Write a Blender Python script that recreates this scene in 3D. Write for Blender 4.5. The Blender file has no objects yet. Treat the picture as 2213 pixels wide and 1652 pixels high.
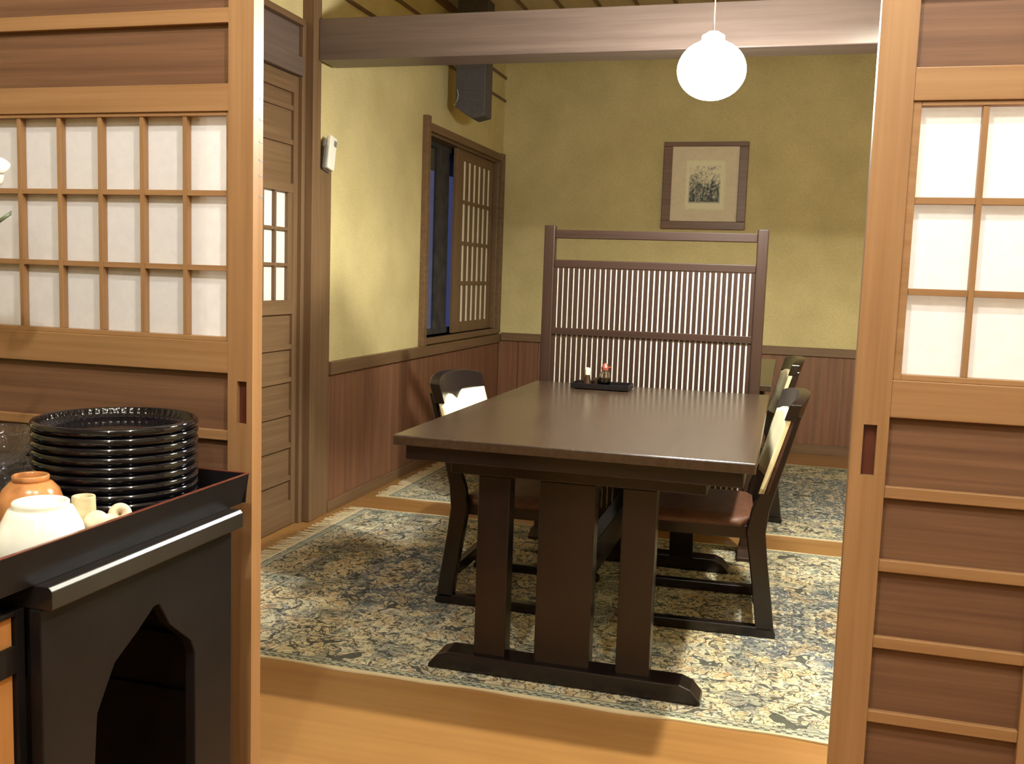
import bpy, bmesh, math, random
from mathutils import Vector, Matrix
random.seed(7)
S = bpy.context.scene
COL = S.collection
PI = math.pi

# ---------------------------------------------------------------- node helpers
def new_mat(name):
    m = bpy.data.materials.new(name); m.use_nodes = True
    nt = m.node_tree; nt.nodes.clear()
    out = nt.nodes.new('ShaderNodeOutputMaterial')
    return m, nt, out

def nd(nt, kind, **kw):
    n = nt.nodes.new(kind)
    for k, v in kw.items():
        if k in n.inputs: n.inputs[k].default_value = v
        else: setattr(n, k, v)
    return n

def lk(nt, a, b): nt.links.new(a, b)

def rgba(c): return (c[0], c[1], c[2], 1.0)

def pbsdf(nt, out, color=None, rough=.5, spec=.5, coat=0.0, metal=0.0):
    b = nd(nt, 'ShaderNodeBsdfPrincipled')
    if color is not None: b.inputs['Base Color'].default_value = rgba(color)
    b.inputs['Roughness'].default_value = rough
    b.inputs['Specular IOR Level'].default_value = spec
    b.inputs['Coat Weight'].default_value = coat
    b.inputs['Coat Roughness'].default_value = .08
    b.inputs['Metallic'].default_value = metal
    lk(nt, b.outputs[0], out.inputs[0])
    return b

def math_n(nt, op, a, b=None, clamp=False):
    n = nd(nt, 'ShaderNodeMath', operation=op); n.use_clamp = clamp
    for i, v in enumerate((a, b)):
        if v is None: continue
        if isinstance(v, (int, float)): n.inputs[i].default_value = v
        else: lk(nt, v, n.inputs[i])
    return n.outputs[0]

def ramp(nt, fac, stops, interp='LINEAR'):
    r = nd(nt, 'ShaderNodeValToRGB'); r.color_ramp.interpolation = interp
    el = r.color_ramp.elements
    while len(el) < len(stops): el.new(.5)
    for e, (p, c) in zip(el, stops): e.position = p; e.color = rgba(c)
    lk(nt, fac, r.inputs[0]); return r.outputs[0]

def mixc(nt, fac, a, b, blend='MIX'):
    m = nd(nt, 'ShaderNodeMix', data_type='RGBA', blend_type=blend)
    for idx, v in ((0, fac), (6, a), (7, b)):
        if isinstance(v, (int, float)): m.inputs[idx].default_value = v
        elif isinstance(v, tuple): m.inputs[idx].default_value = rgba(v)
        else: lk(nt, v, m.inputs[idx])
    return m.outputs[2]

def coords(nt, scale=(1, 1, 1), loc=(0, 0, 0)):
    tc = nd(nt, 'ShaderNodeTexCoord')
    mp = nd(nt, 'ShaderNodeMapping'); mp.inputs['Scale'].default_value = scale
    mp.inputs['Location'].default_value = loc
    lk(nt, tc.outputs['Object'], mp.inputs[0]); return mp.outputs[0]

def noise(nt, vec, scale=1., detail=3., rough=.55, dist=0.):
    n = nd(nt, 'ShaderNodeTexNoise'); n.inputs['Scale'].default_value = scale
    n.inputs['Detail'].default_value = detail; n.inputs['Roughness'].default_value = rough
    n.inputs['Distortion'].default_value = dist
    lk(nt, vec, n.inputs['Vector']); return n

def plain(name, color, rough=.5, spec=.5, coat=0., var=.12, vs=30., metal=0., bump=0.):
    m, nt, out = new_mat(name)
    b = pbsdf(nt, out, color, rough, spec, coat, metal)
    n = noise(nt, coords(nt), vs, 3)
    lo = tuple(max(0, c * (1 - var)) for c in color); hi = tuple(c * (1 + var) for c in color)
    lk(nt, ramp(nt, n.outputs[0], [(.3, lo), (.7, hi)]), b.inputs['Base Color'])
    if bump:
        bp = nd(nt, 'ShaderNodeBump'); bp.inputs['Strength'].default_value = bump
        bp.inputs['Distance'].default_value = .002
        lk(nt, n.outputs[0], bp.inputs['Height']); lk(nt, bp.outputs[0], b.inputs['Normal'])
    return m

def wood(name, light, dark, axis=2, fine=55., rough=.45, spec=.35, figure=.5, coat=0., offset=0.):
    """stretched noise grain along `axis` plus a broad cathedral figure"""
    m, nt, out = new_mat(name)
    b = pbsdf(nt, out, light, rough, spec, coat)
    s1 = [fine] * 3; s1[axis] = 1.6
    s2 = [9.] * 3; s2[axis] = .55
    n1 = noise(nt, coords(nt, s1, (offset,) * 3), 1., 4, .6, .2)
    n2 = noise(nt, coords(nt, s2, (offset + 3.,) * 3), 1., 3, .5, 1.2)
    sw = [1.] * 3; sw[axis] = .09
    w = nd(nt, 'ShaderNodeTexWave', wave_type='RINGS', rings_direction='XYZ'[axis])
    w.inputs['Scale'].default_value = 9.; w.inputs['Distortion'].default_value = 5.
    w.inputs['Detail'].default_value = 2.; w.inputs['Detail Scale'].default_value = 1.4
    lk(nt, coords(nt, sw, (offset * .3 + .4, .9, .35)), w.inputs['Vector'])
    f = math_n(nt, 'MULTIPLY', n1.outputs[0], 1. - figure * .5)
    g = math_n(nt, 'ADD', math_n(nt, 'MULTIPLY', n2.outputs[0], .35), math_n(nt, 'MULTIPLY', w.outputs[1], .10))
    f = math_n(nt, 'ADD', f, math_n(nt, 'MULTIPLY', g, figure))
    col = ramp(nt, f, [(.28, dark), (.5, tuple((a + c) / 2 for a, c in zip(light, dark))), (.72, light)])
    lk(nt, col, b.inputs['Base Color'])
    bp = nd(nt, 'ShaderNodeBump'); bp.inputs['Strength'].default_value = .15; bp.inputs['Distance'].default_value = .001
    lk(nt, n1.outputs[0], bp.inputs['Height']); lk(nt, bp.outputs[0], b.inputs['Normal'])
    return m

def emit(name, color, strength):
    m, nt, out = new_mat(name)
    e = nd(nt, 'ShaderNodeEmission'); e.inputs[0].default_value = rgba(color); e.inputs[1].default_value = strength
    lk(nt, e.outputs[0], out.inputs[0]); return m

# ---------------------------------------------------------------- materials
M = {}
DL, DD = (.365, .198, .087), (.245, .122, .048)
for ax, k in ((0, 'x'), (1, 'y'), (2, 'z')):
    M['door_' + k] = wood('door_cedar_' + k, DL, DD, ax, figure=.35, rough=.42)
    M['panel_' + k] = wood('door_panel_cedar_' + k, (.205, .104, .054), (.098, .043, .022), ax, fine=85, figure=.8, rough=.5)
    M['side_' + k] = wood('side_door_wood_' + k, (.19, .115, .060), (.115, .064, .032), ax, figure=.4, rough=.5)
    M['beam_' + k] = wood('beam_wood_' + k, (.165, .118, .097), (.100, .070, .058), ax, fine=40, figure=.6, rough=.35)
    M['post_' + k] = wood('post_wood_' + k, (.20, .120, .062), (.115, .064, .033), ax, fine=45, figure=.5, rough=.45)
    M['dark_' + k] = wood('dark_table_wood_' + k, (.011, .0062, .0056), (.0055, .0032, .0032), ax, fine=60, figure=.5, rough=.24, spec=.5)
    M['screen_' + k] = wood('screen_wood_' + k, (.040, .019, .012), (.020, .009, .006), ax, fine=60, figure=.4, rough=.42)
    M['frame_' + k] = wood('picture_frame_wood_' + k, (.22, .125, .075), (.14, .07, .042), ax, fine=60, figure=.4, rough=.4)
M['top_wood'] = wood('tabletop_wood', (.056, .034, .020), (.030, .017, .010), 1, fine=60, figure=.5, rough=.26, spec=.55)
M['wainscot'] = wood('wainscot_cedar', (.25, .118, .062), (.125, .054, .031), 2, fine=45, figure=.8, rough=.5)
M['floor'] = wood('floor_boards', (.34, .175, .057), (.25, .118, .037), 0, fine=22, figure=.5, rough=.33, spec=.45)
M['ceiling'] = wood('ceiling_boards', (.60, .53, .41), (.48, .41, .30), 1, fine=25, figure=.6, rough=.6)
M['cabinet'] = wood('cabinet_wood', (.60, .28, .09), (.42, .18, .055), 2, figure=.4)

def plaster():
    m, nt, out = new_mat('ochre_wall_plaster')
    b = pbsdf(nt, out, (.60, .50, .26), .92, .15)
    v = coords(nt)
    n = noise(nt, v, 160, 4, .7); n2 = noise(nt, v, 3.5, 3)
    f = math_n(nt, 'ADD', math_n(nt, 'MULTIPLY', n.outputs[0], .6), math_n(nt, 'MULTIPLY', n2.outputs[0], .4))
    lk(nt, ramp(nt, f, [(.35, (.47, .39, .19)), (.62, (.64, .54, .28))]), b.inputs['Base Color'])
    bp = nd(nt, 'ShaderNodeBump'); bp.inputs['Strength'].default_value = .3; bp.inputs['Distance'].default_value = .002
    lk(nt, n.outputs[0], bp.inputs['Height']); lk(nt, bp.outputs[0], b.inputs['Normal'])
    return m
M['plaster'] = plaster()

def paper(name, color, trans):
    m, nt, out = new_mat(name)
    d = nd(nt, 'ShaderNodeBsdfDiffuse'); t = nd(nt, 'ShaderNodeBsdfTranslucent')
    n = noise(nt, coords(nt), 45, 5, .7)
    c = ramp(nt, n.outputs[0], [(.3, tuple(x * .93 for x in color)), (.7, color)])
    lk(nt, c, d.inputs[0]); lk(nt, c, t.inputs[0])
    mx = nd(nt, 'ShaderNodeMixShader'); mx.inputs[0].default_value = trans
    lk(nt, d.outputs[0], mx.inputs[1]); lk(nt, t.outputs[0], mx.inputs[2]); lk(nt, mx.outputs[0], out.inputs[0])
    return m
M['paper'] = paper('shoji_paper', (.91, .88, .87), .30)
M['screen_paper'] = paper('screen_paper', (.95, .88, .76), .10)

M['lacquer'] = plain('black_lacquer', (.004, .0035, .0055), .05, .5, 0., .2, 8)
M['lacquer_satin'] = plain('black_lacquer_satin', (.0075, .006, .0065), .38, .16, 0., .25, 9)
M['lacquer_top'] = plain('black_lacquer_tabletop', (.012, .009, .008), .27, .5, 0., .25, 9)
M['red_lacquer'] = plain('red_lacquer', (.11, .026, .017), .25, .5, .2)
M['pull'] = plain('red_brown_pull', (.085, .022, .013), .35, .4)
M['cream'] = plain('cream_leather', (.86, .76, .50), .5, .35, 0, .05, 18, bump=.1)
M['brown_leather'] = plain('brown_leather', (.10, .042, .026), .5, .35, 0, .25, 30, bump=.15)
M['white_china'] = plain('white_glaze', (.90, .87, .76), .18, .5, .3, .04, 12)
M['orange_china'] = plain('orange_glaze', (.46, .19, .065), .22, .5, .3, .35, 28)
M['sand_china'] = plain('unglazed_sand_pottery', (.50, .42, .25), .6, .3, 0, .2, 60, bump=.2)
M['pale_china'] = plain('pale_pottery', (.72, .58, .40), .5, .3, 0, .2, 70, bump=.2)
M['white_plastic'] = plain('white_plastic', (.74, .70, .62), .4, .4, 0, .03)
M['grey_plastic'] = plain('grey_plastic', (.18, .17, .16), .5, .4, 0, .1)
M['dark_plastic'] = plain('dark_speaker_box', (.075, .068, .072), .55, .35, 0, .15, 50)
M['fringe'] = plain('cream_fringe_yarn', (.60, .50, .32), .9, .1, 0, .2, 90)
M['mat_board'] = plain('cream_mat_board', (.72, .62, .46), .85, .1, 0, .04)
M['ivory'] = plain('ivory_bevel', (.80, .76, .52), .7, .2, 0, .04)
M['soy'] = plain('soy_sauce_dark', (.03, .014, .008), .1, .5, .2)
M['red_cap'] = plain('red_cap', (.22, .05, .03), .35)
M['cream_cap'] = plain('cream_cap', (.80, .72, .50), .4)
M['petal'] = plain('white_petal', (.92, .90, .84), .6, .2, 0, .03)
M['leaf'] = plain('orchid_leaf', (.10, .13, .07), .4, .4, 0, .3, 20)
M['night_wood'] = plain('fence_boards', (.05, .045, .045), .8, .2, 0, .3, 12)
M['foliage'] = plain('hedge_leaves', (.02, .035, .015), .8, .2, 0, .4, 40)
M['cord_pale'] = plain('pale_cord', (.55, .48, .36), .5)
M['cord_brown'] = plain('brown_lamp_cord', (.13, .09, .07), .6)

def glass_mat(name, col, rough=.03):
    m, nt, out = new_mat(name)
    b = pbsdf(nt, out, col, rough, .5)
    b.inputs['Transmission Weight'].default_value = 1.; b.inputs['IOR'].default_value = 1.45
    n = noise(nt, coords(nt), 12, 2)
    lk(nt, ramp(nt, n.outputs[0], [(.3, tuple(c * .93 for c in col)), (.7, col)]), b.inputs['Base Color'])
    return m
def thin_glass(name, tint):
    """thin-walled cut glass: mostly see-through, with bright rough facets"""
    m, nt, out = new_mat(name)
    t = nd(nt, 'ShaderNodeBsdfTransparent'); t.inputs[0].default_value = rgba(tint)
    g = nd(nt, 'ShaderNodeBsdfGlossy'); g.inputs['Roughness'].default_value = .09; g.inputs[0].default_value = (.95, .95, 1, 1)
    tr = nd(nt, 'ShaderNodeBsdfTranslucent'); tr.inputs[0].default_value = (.55, .55, .58, 1)
    v = nd(nt, 'ShaderNodeTexVoronoi'); v.inputs['Scale'].default_value = 95.; lk(nt, coords(nt), v.inputs['Vector'])
    bp = nd(nt, 'ShaderNodeBump'); bp.inputs['Strength'].default_value = .9; bp.inputs['Distance'].default_value = .004
    lk(nt, v.outputs['Distance'], bp.inputs['Height']); lk(nt, bp.outputs[0], g.inputs['Normal'])
    lw = nd(nt, 'ShaderNodeLayerWeight'); lw.inputs[0].default_value = .5
    f = math_n(nt, 'ADD', math_n(nt, 'MULTIPLY', math_n(nt, 'POWER', lw.outputs[1], 3.), .6), .07)
    m1 = nd(nt, 'ShaderNodeMixShader'); m1.inputs[0].default_value = .16
    lk(nt, t.outputs[0], m1.inputs[1]); lk(nt, tr.outputs[0], m1.inputs[2])
    mx = nd(nt, 'ShaderNodeMixShader')
    lk(nt, f, mx.inputs[0]); lk(nt, m1.outputs[0], mx.inputs[1]); lk(nt, g.outputs[0], mx.inputs[2])
    lk(nt, mx.outputs[0], out.inputs[0]); return m
M['glass'] = thin_glass('clear_bowl_glass', (.93, .93, .95))
M['bottle_glass'] = glass_mat('sauce_bottle_glass', (.80, .74, .66), .08)
def pane_mat():
    m, nt, out = new_mat('window_glass')
    t = nd(nt, 'ShaderNodeBsdfTransparent'); t.inputs[0].default_value = (.86, .88, .95, 1)
    g = nd(nt, 'ShaderNodeBsdfGlossy'); g.inputs['Roughness'].default_value = .03
    n = noise(nt, coords(nt), 2., 2)
    lk(nt, ramp(nt, n.outputs[0], [(.3, (.9, .9, .9)), (.7, (1, 1, 1))]), g.inputs[0])
    lw = nd(nt, 'ShaderNodeLayerWeight'); lw.inputs[0].default_value = .5
    fr = math_n(nt, 'ADD', math_n(nt, 'MULTIPLY', math_n(nt, 'POWER', lw.outputs[1], 4.), .45), .03)
    mx = nd(nt, 'ShaderNodeMixShader')
    lk(nt, fr, mx.inputs[0]); lk(nt, t.outputs[0], mx.inputs[1]); lk(nt, g.outputs[0], mx.inputs[2])
    lk(nt, mx.outputs[0], out.inputs[0]); return m
M['pane'] = pane_mat()

def art_mat():
    m, nt, out = new_mat('ink_sketch')
    b = pbsdf(nt, out, (.8, .75, .55), .8, .1)
    v = coords(nt)
    n = noise(nt, coords(nt, (30, 1, 22)), 1., 6, .7, 1.5)
    n2 = noise(nt, coords(nt, (70, 1, 45)), 1., 5, .7, 1.)
    sep = nd(nt, 'ShaderNodeSeparateXYZ'); lk(nt, v, sep.inputs[0])
    # ink is denser low down and in the middle of the sheet, none at the margin
    zf = math_n(nt, 'MULTIPLY', sep.outputs[2], -.75)
    ex = math_n(nt, 'SUBTRACT', .112, math_n(nt, 'ABSOLUTE', sep.outputs[0]))
    ez = math_n(nt, 'SUBTRACT', .132, math_n(nt, 'ABSOLUTE', math_n(nt, 'ADD', sep.outputs[2], -.012)))
    edge = math_n(nt, 'MULTIPLY', math_n(nt, 'MINIMUM', ex, ez), 60., True)
    f = math_n(nt, 'ADD', math_n(nt, 'ADD', math_n(nt, 'MULTIPLY', n.outputs[0], .6), math_n(nt, 'MULTIPLY', n2.outputs[0], .45)), zf)
    ink = math_n(nt, 'MULTIPLY', ramp(nt, f, [(.42, (0, 0, 0)), (.58, (1, 1, 1))]), edge)
    lk(nt, mixc(nt, ink, (.82, .76, .55), (.085, .10, .11)), b.inputs['Base Color'])
    return m
M['art'] = art_mat()

def rug_mat(name, hx, hy, seed, blue):
    """floral oriental carpet: mirrored vine-and-blossom field, medallion, guard stripes"""
    m, nt, out = new_mat(name)
    b = pbsdf(nt, out, (.5, .45, .35), .95, .05)
    tc = nd(nt, 'ShaderNodeTexCoord'); sep = nd(nt, 'ShaderNodeSeparateXYZ'); lk(nt, tc.outputs['Object'], sep.inputs[0])
    ax = math_n(nt, 'ABSOLUTE', sep.outputs[0]); ay = math_n(nt, 'ABSOLUTE', sep.outputs[1])
    comb = nd(nt, 'ShaderNodeCombineXYZ'); lk(nt, ax, comb.inputs[0]); lk(nt, ay, comb.inputs[1]); comb.inputs[2].default_value = seed
    wn = noise(nt, comb.outputs[0], 9., 3, .6)
    sc = nd(nt, 'ShaderNodeVectorMath', operation='SCALE'); sc.inputs['Scale'].default_value = .085
    sb = nd(nt, 'ShaderNodeVectorMath', operation='SUBTRACT'); sb.inputs[1].default_value = (.5, .5, .5)
    lk(nt, wn.outputs[1], sb.inputs[0]); lk(nt, sb.outputs[0], sc.inputs[0])
    ad = nd(nt, 'ShaderNodeVectorMath', operation='ADD'); lk(nt, comb.outputs[0], ad.inputs[0]); lk(nt, sc.outputs[0], ad.inputs[1])
    vec = ad.outputs[0]
    def vor(scale, feat):
        v = nd(nt, 'ShaderNodeTexVoronoi', feature=feat); v.inputs['Scale'].default_value = scale
        lk(nt, vec, v.inputs['Vector']); return v
    big = vor(19., 'F1'); small = vor(58., 'F1'); smalle = vor(58., 'DISTANCE_TO_EDGE')
    sc_ = nd(nt, 'ShaderNodeSeparateColor'); lk(nt, big.outputs['Color'], sc_.inputs[0])
    sc2 = nd(nt, 'ShaderNodeSeparateColor'); lk(nt, small.outputs['Color'], sc2.inputs[0])
    cream = (.55, .485, .33)
    pal = [(.0, cream), (.24, (.47, .46, .31)), (.40, (.66, .58, .38)), (.58, (.44, .27, .14)), (.65, (.66, .59, .42)),
           (.80, (.15, .17, .19)), (.90, (.55, .40, .20)), (.96, (.28, .30, .22))]
    c1 = ramp(nt, sc2.outputs[0], pal, 'CONSTANT')
    c2 = ramp(nt, sc_.outputs[1], [(0, cream), (.34, (.50, .46, .29)), (.55, (.63, .55, .37)), (.74, (.27, .30, .29)), (.87, (.50, .33, .17))], 'CONSTANT')
    col = mixc(nt, .6, c2, c1)
    # medallions: dark blue ground with a golden edge around points of the mirrored field
    mx_, my_, mr = blue
    dx = math_n(nt, 'SUBTRACT', ax, mx_); dy = math_n(nt, 'SUBTRACT', ay, my_)
    dist = math_n(nt, 'SQRT', math_n(nt, 'ADD', math_n(nt, 'MULTIPLY', dx, dx), math_n(nt, 'MULTIPLY', dy, dy)))
    dist = math_n(nt, 'ADD', dist, math_n(nt, 'MULTIPLY', math_n(nt, 'SUBTRACT', wn.outputs[0], .5), .45))
    med = math_n(nt, 'MULTIPLY', math_n(nt, 'SUBTRACT', mr, dist), 12., True)
    keep = math_n(nt, 'GREATER_THAN', sc2.outputs[1], .62)
    col = mixc(nt, math_n(nt, 'MULTIPLY', med, math_n(nt, 'SUBTRACT', .86, math_n(nt, 'MULTIPLY', keep, .6))), col, (.085, .105, .155))
    ring = math_n(nt, 'LESS_THAN', math_n(nt, 'ABSOLUTE', math_n(nt, 'SUBTRACT', dist, mr + .03)), .03)
    col = mixc(nt, math_n(nt, 'MULTIPLY', ring, .55), col, (.62, .45, .22))
    # rosettes: pale petals round a dark heart
    d1 = big.outputs['Distance']
    petal = math_n(nt, 'MULTIPLY', math_n(nt, 'LESS_THAN', d1, .26), math_n(nt, 'GREATER_THAN', d1, .12))
    col = mixc(nt, math_n(nt, 'MULTIPLY', petal, .65), col, ramp(nt, sc_.outputs[2], [(0, (.66, .60, .44)), (.45, (.55, .36, .20)), (.7, (.20, .25, .28)), (.85, (.64, .56, .36))], 'CONSTANT'))
    col = mixc(nt, math_n(nt, 'MULTIPLY', math_n(nt, 'LESS_THAN', d1, .10), .8), col, (.10, .12, .14))
    # curling vines: contour lines of two noises, dark and cream
    def contour(scale, width, dist_):
        n_ = noise(nt, vec, scale, 1.5, .5, dist_)
        return math_n(nt, 'LESS_THAN', math_n(nt, 'ABSOLUTE', math_n(nt, 'SUBTRACT', n_.outputs[0], .5)), width)
    light_ = contour(21., .016, .6)
    col = mixc(nt, math_n(nt, 'MULTIPLY', light_, .7), col, (.70, .63, .46))
    patch = noise(nt, vec, 6.5, 2., .5, .8)
    col = mixc(nt, ramp(nt, patch.outputs[0], [(.54, (0, 0, 0)), (.60, (.55, .55, .55))]), col, (.16, .19, .20))
    col = mixc(nt, ramp(nt, patch.outputs[0], [(.36, (.5, .5, .5)), (.42, (0, 0, 0))]), col, (.50, .36, .19))
    col = mixc(nt, math_n(nt, 'MULTIPLY', contour(7.5, .016, 1.1), .75), col, (.70, .64, .48))
    dark = math_n(nt, 'MAXIMUM', math_n(nt, 'MULTIPLY', contour(10., .016, 1.1), .92), math_n(nt, 'MULTIPLY', contour(30., .026, .6), .8))
    dark = math_n(nt, 'MAXIMUM', dark, math_n(nt, 'MULTIPLY', math_n(nt, 'LESS_THAN', smalle.outputs['Distance'], .05), .35))
    col = mixc(nt, dark, col, (.05, .053, .05))
    # borders
    ex = math_n(nt, 'SUBTRACT', hx, ax); ey = math_n(nt, 'SUBTRACT', hy, ay)
    e = math_n(nt, 'MINIMUM', ex, ey)
    def band(a, z, q=None):
        q = e if q is None else q
        return math_n(nt, 'MULTIPLY', math_n(nt, 'GREATER_THAN', q, a), math_n(nt, 'LESS_THAN', q, z))
    guard = band(.014, .044)
    col = mixc(nt, math_n(nt, 'MULTIPLY', guard, .7), col, (.36, .37, .29))
    dash = nd(nt, 'ShaderNodeTexChecker'); dash.inputs['Scale'].default_value = 74.
    lk(nt, comb.outputs[0], dash.inputs['Vector'])
    tick = math_n(nt, 'MULTIPLY', band(.017, .034, ey), dash.outputs[1])
    col = mixc(nt, math_n(nt, 'MULTIPLY', tick, .85), col, (.07, .075, .065))
    for a, z in ((.013, .017), (.026, .029)):
        col = mixc(nt, math_n(nt, 'MULTIPLY', band(a, z, ex), .85), col, (.06, .065, .06))
    for a, z in ((.044, .048), (.205, .2095), (.225, .2275)):
        col = mixc(nt, math_n(nt, 'MULTIPLY', band(a, z), .8), col, (.06, .065, .06))
    col = mixc(nt, math_n(nt, 'LESS_THAN', ey, .013), col, (.66, .55, .35))
    col = mixc(nt, math_n(nt, 'LESS_THAN', ex, .010), col, (.60, .50, .32))
    lk(nt, col, b.inputs['Base Color'])
    pile = noise(nt, tc.outputs['Object'], 420., 2)
    bp = nd(nt, 'ShaderNodeBump'); bp.inputs['Strength'].default_value = .5; bp.inputs['Distance'].default_value = .003
    lk(nt, pile.outputs[0], bp.inputs['Height']); lk(nt, bp.outputs[0], b.inputs['Normal'])
    return m

WARM = (1., 1.02, .97)
DINE = (1., .97, .80)
M['globe'] = emit('lit_globe_glass', (1., 1.02, .97), 255.)
M['diffuser'] = emit('lit_bulb', DINE, 5000.)

# ---------------------------------------------------------------- mesh helpers
class MB:
    def __init__(s): s.bm = bmesh.new()
    def box(s, x0, x1, y0, y1, z0, z1, mat=None):
        v = [s.bm.verts.new(p) for p in ((x0, y0, z0), (x1, y0, z0), (x1, y1, z0), (x0, y1, z0), (x0, y0, z1), (x1, y0, z1), (x1, y1, z1), (x0, y1, z1))]
        if mat is not None:
            for q in v: q.co = mat @ q.co
        for f in ((3, 2, 1, 0), (4, 5, 6, 7), (0, 1, 5, 4), (1, 2, 6, 5), (2, 3, 7, 6), (3, 0, 4, 7)):
            s.bm.faces.new([v[i] for i in f])
        return s
    def prism(s, pts, a0, a1, axis):
        """extrude a 2-D outline; axis = extrusion axis, pts in the remaining axes in order"""
        def P(p, a):
            if axis == 0: return (a, p[0], p[1])
            if axis == 1: return (p[0], a, p[1])
            return (p[0], p[1], a)
        A = [s.bm.verts.new(P(p, a0)) for p in pts]; B = [s.bm.verts.new(P(p, a1)) for p in pts]
        n = len(pts)
        s.bm.faces.new(A); s.bm.faces.new(B[::-1])
        for i in range(n): s.bm.faces.new((A[i], B[i], B[(i + 1) % n], A[(i + 1) % n]))
        bmesh.ops.recalc_face_normals(s.bm, faces=s.bm.faces[:])
        return s
    def lathe(s, prof, n=48, c=(0, 0), rfun=None, mat=None):
        rings = []
        for k, (r, z) in enumerate(prof):
            if r < 1e-6:
                rings.append([s.bm.verts.new((c[0], c[1], z))]); continue
            ring = []
            for i in range(n):
                a = 2 * PI * i / n; rr = r if rfun is None else rfun(r, z, a, k)
                ring.append(s.bm.verts.new((c[0] + rr * math.cos(a), c[1] + rr * math.sin(a), z)))
            rings.append(ring)
        for A, B in zip(rings, rings[1:]):
            for i in range(n):
                j = (i + 1) % n
                if len(A) == 1 and len(B) == 1: continue
                if len(A) == 1: s.bm.faces.new((A[0], B[i], B[j]))
                elif len(B) == 1: s.bm.faces.new((A[i], A[j], B[0]))
                else: s.bm.faces.new((A[i], A[j], B[j], B[i]))
        bmesh.ops.recalc_face_normals(s.bm, faces=s.bm.faces[:])
        if mat is not None:
            for v in s.bm.verts: v.co = mat @ v.co
        return s
    def tube(s, pts, r, n=8):
        pts = [Vector(p) for p in pts]; rings = []
        for i, p in enumerate(pts):
            d = (pts[min(i + 1, len(pts) - 1)] - pts[max(i - 1, 0)]).normalized()
            up = Vector((0, 0, 1)) if abs(d.z) < .9 else Vector((1, 0, 0))
            u = d.cross(up).normalized(); w = d.cross(u)
            rr = r(i / (len(pts) - 1)) if callable(r) else r
            rings.append([s.bm.verts.new(p + rr * (math.cos(2 * PI * k / n) * u + math.sin(2 * PI * k / n) * w)) for k in range(n)])
        for A, B in zip(rings, rings[1:]):
            for k in range(n): s.bm.faces.new((A[k], A[(k + 1) % n], B[(k + 1) % n], B[k]))
        s.bm.faces.new(rings[0]); s.bm.faces.new(rings[-1][::-1])
        bmesh.ops.recalc_face_normals(s.bm, faces=s.bm.faces[:])
        return s
    def sweep(s, path, w, y0, y1):
        """a bent board: path of (x,z) centres with width w (along x), from y0 to y1"""
        L = [(p[0] - p[2] / 2 if len(p) > 2 else p[0] - w / 2, p[1]) for p in path]
        R = [(p[0] + p[2] / 2 if len(p) > 2 else p[0] + w / 2, p[1]) for p in path]
        # quads per segment keep the outline clean
        va = [[s.bm.verts.new((q[0], y, q[1])) for q in side] for y in (y0, y1) for side in (L, R)]
        l0, r0, l1, r1 = va
        for i in range(len(path) - 1):
            for f in ((l0[i], r0[i], r0[i + 1], l0[i + 1]), (l1[i], l1[i + 1], r1[i + 1], r1[i]),
                      (l0[i], l0[i + 1], l1[i + 1], l1[i]), (r0[i], r1[i], r1[i + 1], r0[i + 1])):
                s.bm.faces.new(f)
        s.bm.faces.new((l0[0], l1[0], r1[0], r0[0])); s.bm.faces.new((l0[-1], r0[-1], r1[-1], l1[-1]))
        bmesh.ops.recalc_face_normals(s.bm, faces=s.bm.faces[:])
        return s
    def grid_solid(s, fun, nu, nv):
        """closed slab: fun(u, v, side) -> point, side 0 front / 1 back"""
        g = [[[s.bm.verts.new(fun(i / nu, j / nv, k)) for j in range(nv + 1)] for i in range(nu + 1)] for k in (0, 1)]
        for k in (0, 1):
            for i in range(nu):
                for j in range(nv):
                    s.bm.faces.new((g[k][i][j], g[k][i + 1][j], g[k][i + 1][j + 1], g[k][i][j + 1]))
        for i in range(nu):
            for j in (0, nv): s.bm.faces.new((g[0][i][j], g[0][i + 1][j], g[1][i + 1][j], g[1][i][j]))
        for j in range(nv):
            for i in (0, nu): s.bm.faces.new((g[0][i][j], g[0][i][j + 1], g[1][i][j + 1], g[1][i][j]))
        bmesh.ops.recalc_face_normals(s.bm, faces=s.bm.faces[:])
        return s
    def build(s, name, mat, parent=None, bevel=0., smooth=False, origin=None, seg=2):
        me = bpy.data.meshes.new(name)
        if origin is not None:
            for v in s.bm.verts: v.co -= Vector(origin)
        if smooth:
            for f in s.bm.faces: f.smooth = True
        s.bm.to_mesh(me); s.bm.free()
        me.materials.append(M[mat] if isinstance(mat, str) else mat)
        o = bpy.data.objects.new(name, me); COL.objects.link(o)
        if origin is not None and parent is None: o.location = origin
        if parent is not None: o.parent = parent
        if bevel:
            b = o.modifiers.new('edge', 'BEVEL'); b.width = bevel; b.segments = seg; b.limit_method = 'ANGLE'; b.angle_limit = .6
            b.harden_normals = False
        return o

def tag(o, label, cat, group=None, kind=None):
    o['label'] = label; o['category'] = cat
    if group: o['group'] = group
    if kind: o['kind'] = kind
    return o

def thing(name, label, cat, loc=(0, 0, 0), rz=0., group=None, kind=None):
    o = bpy.data.objects.new(name, None); COL.objects.link(o)
    o.empty_display_size = .05
    o.location = loc; o.rotation_euler = (0, 0, rz)
    return tag(o, label, cat, group, kind)

def dup(root, loc, rz, label, group=None):
    r = root.copy(); COL.objects.link(r); r.location = loc; r.rotation_euler = (0, 0, rz)
    r['label'] = label
    if group: r['group'] = group
    for ch in list(root.children):
        c = ch.copy(); COL.objects.link(c); c.parent = r
        for g in ch.children:
            d = g.copy(); COL.objects.link(d); d.parent = c
    return r

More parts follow.
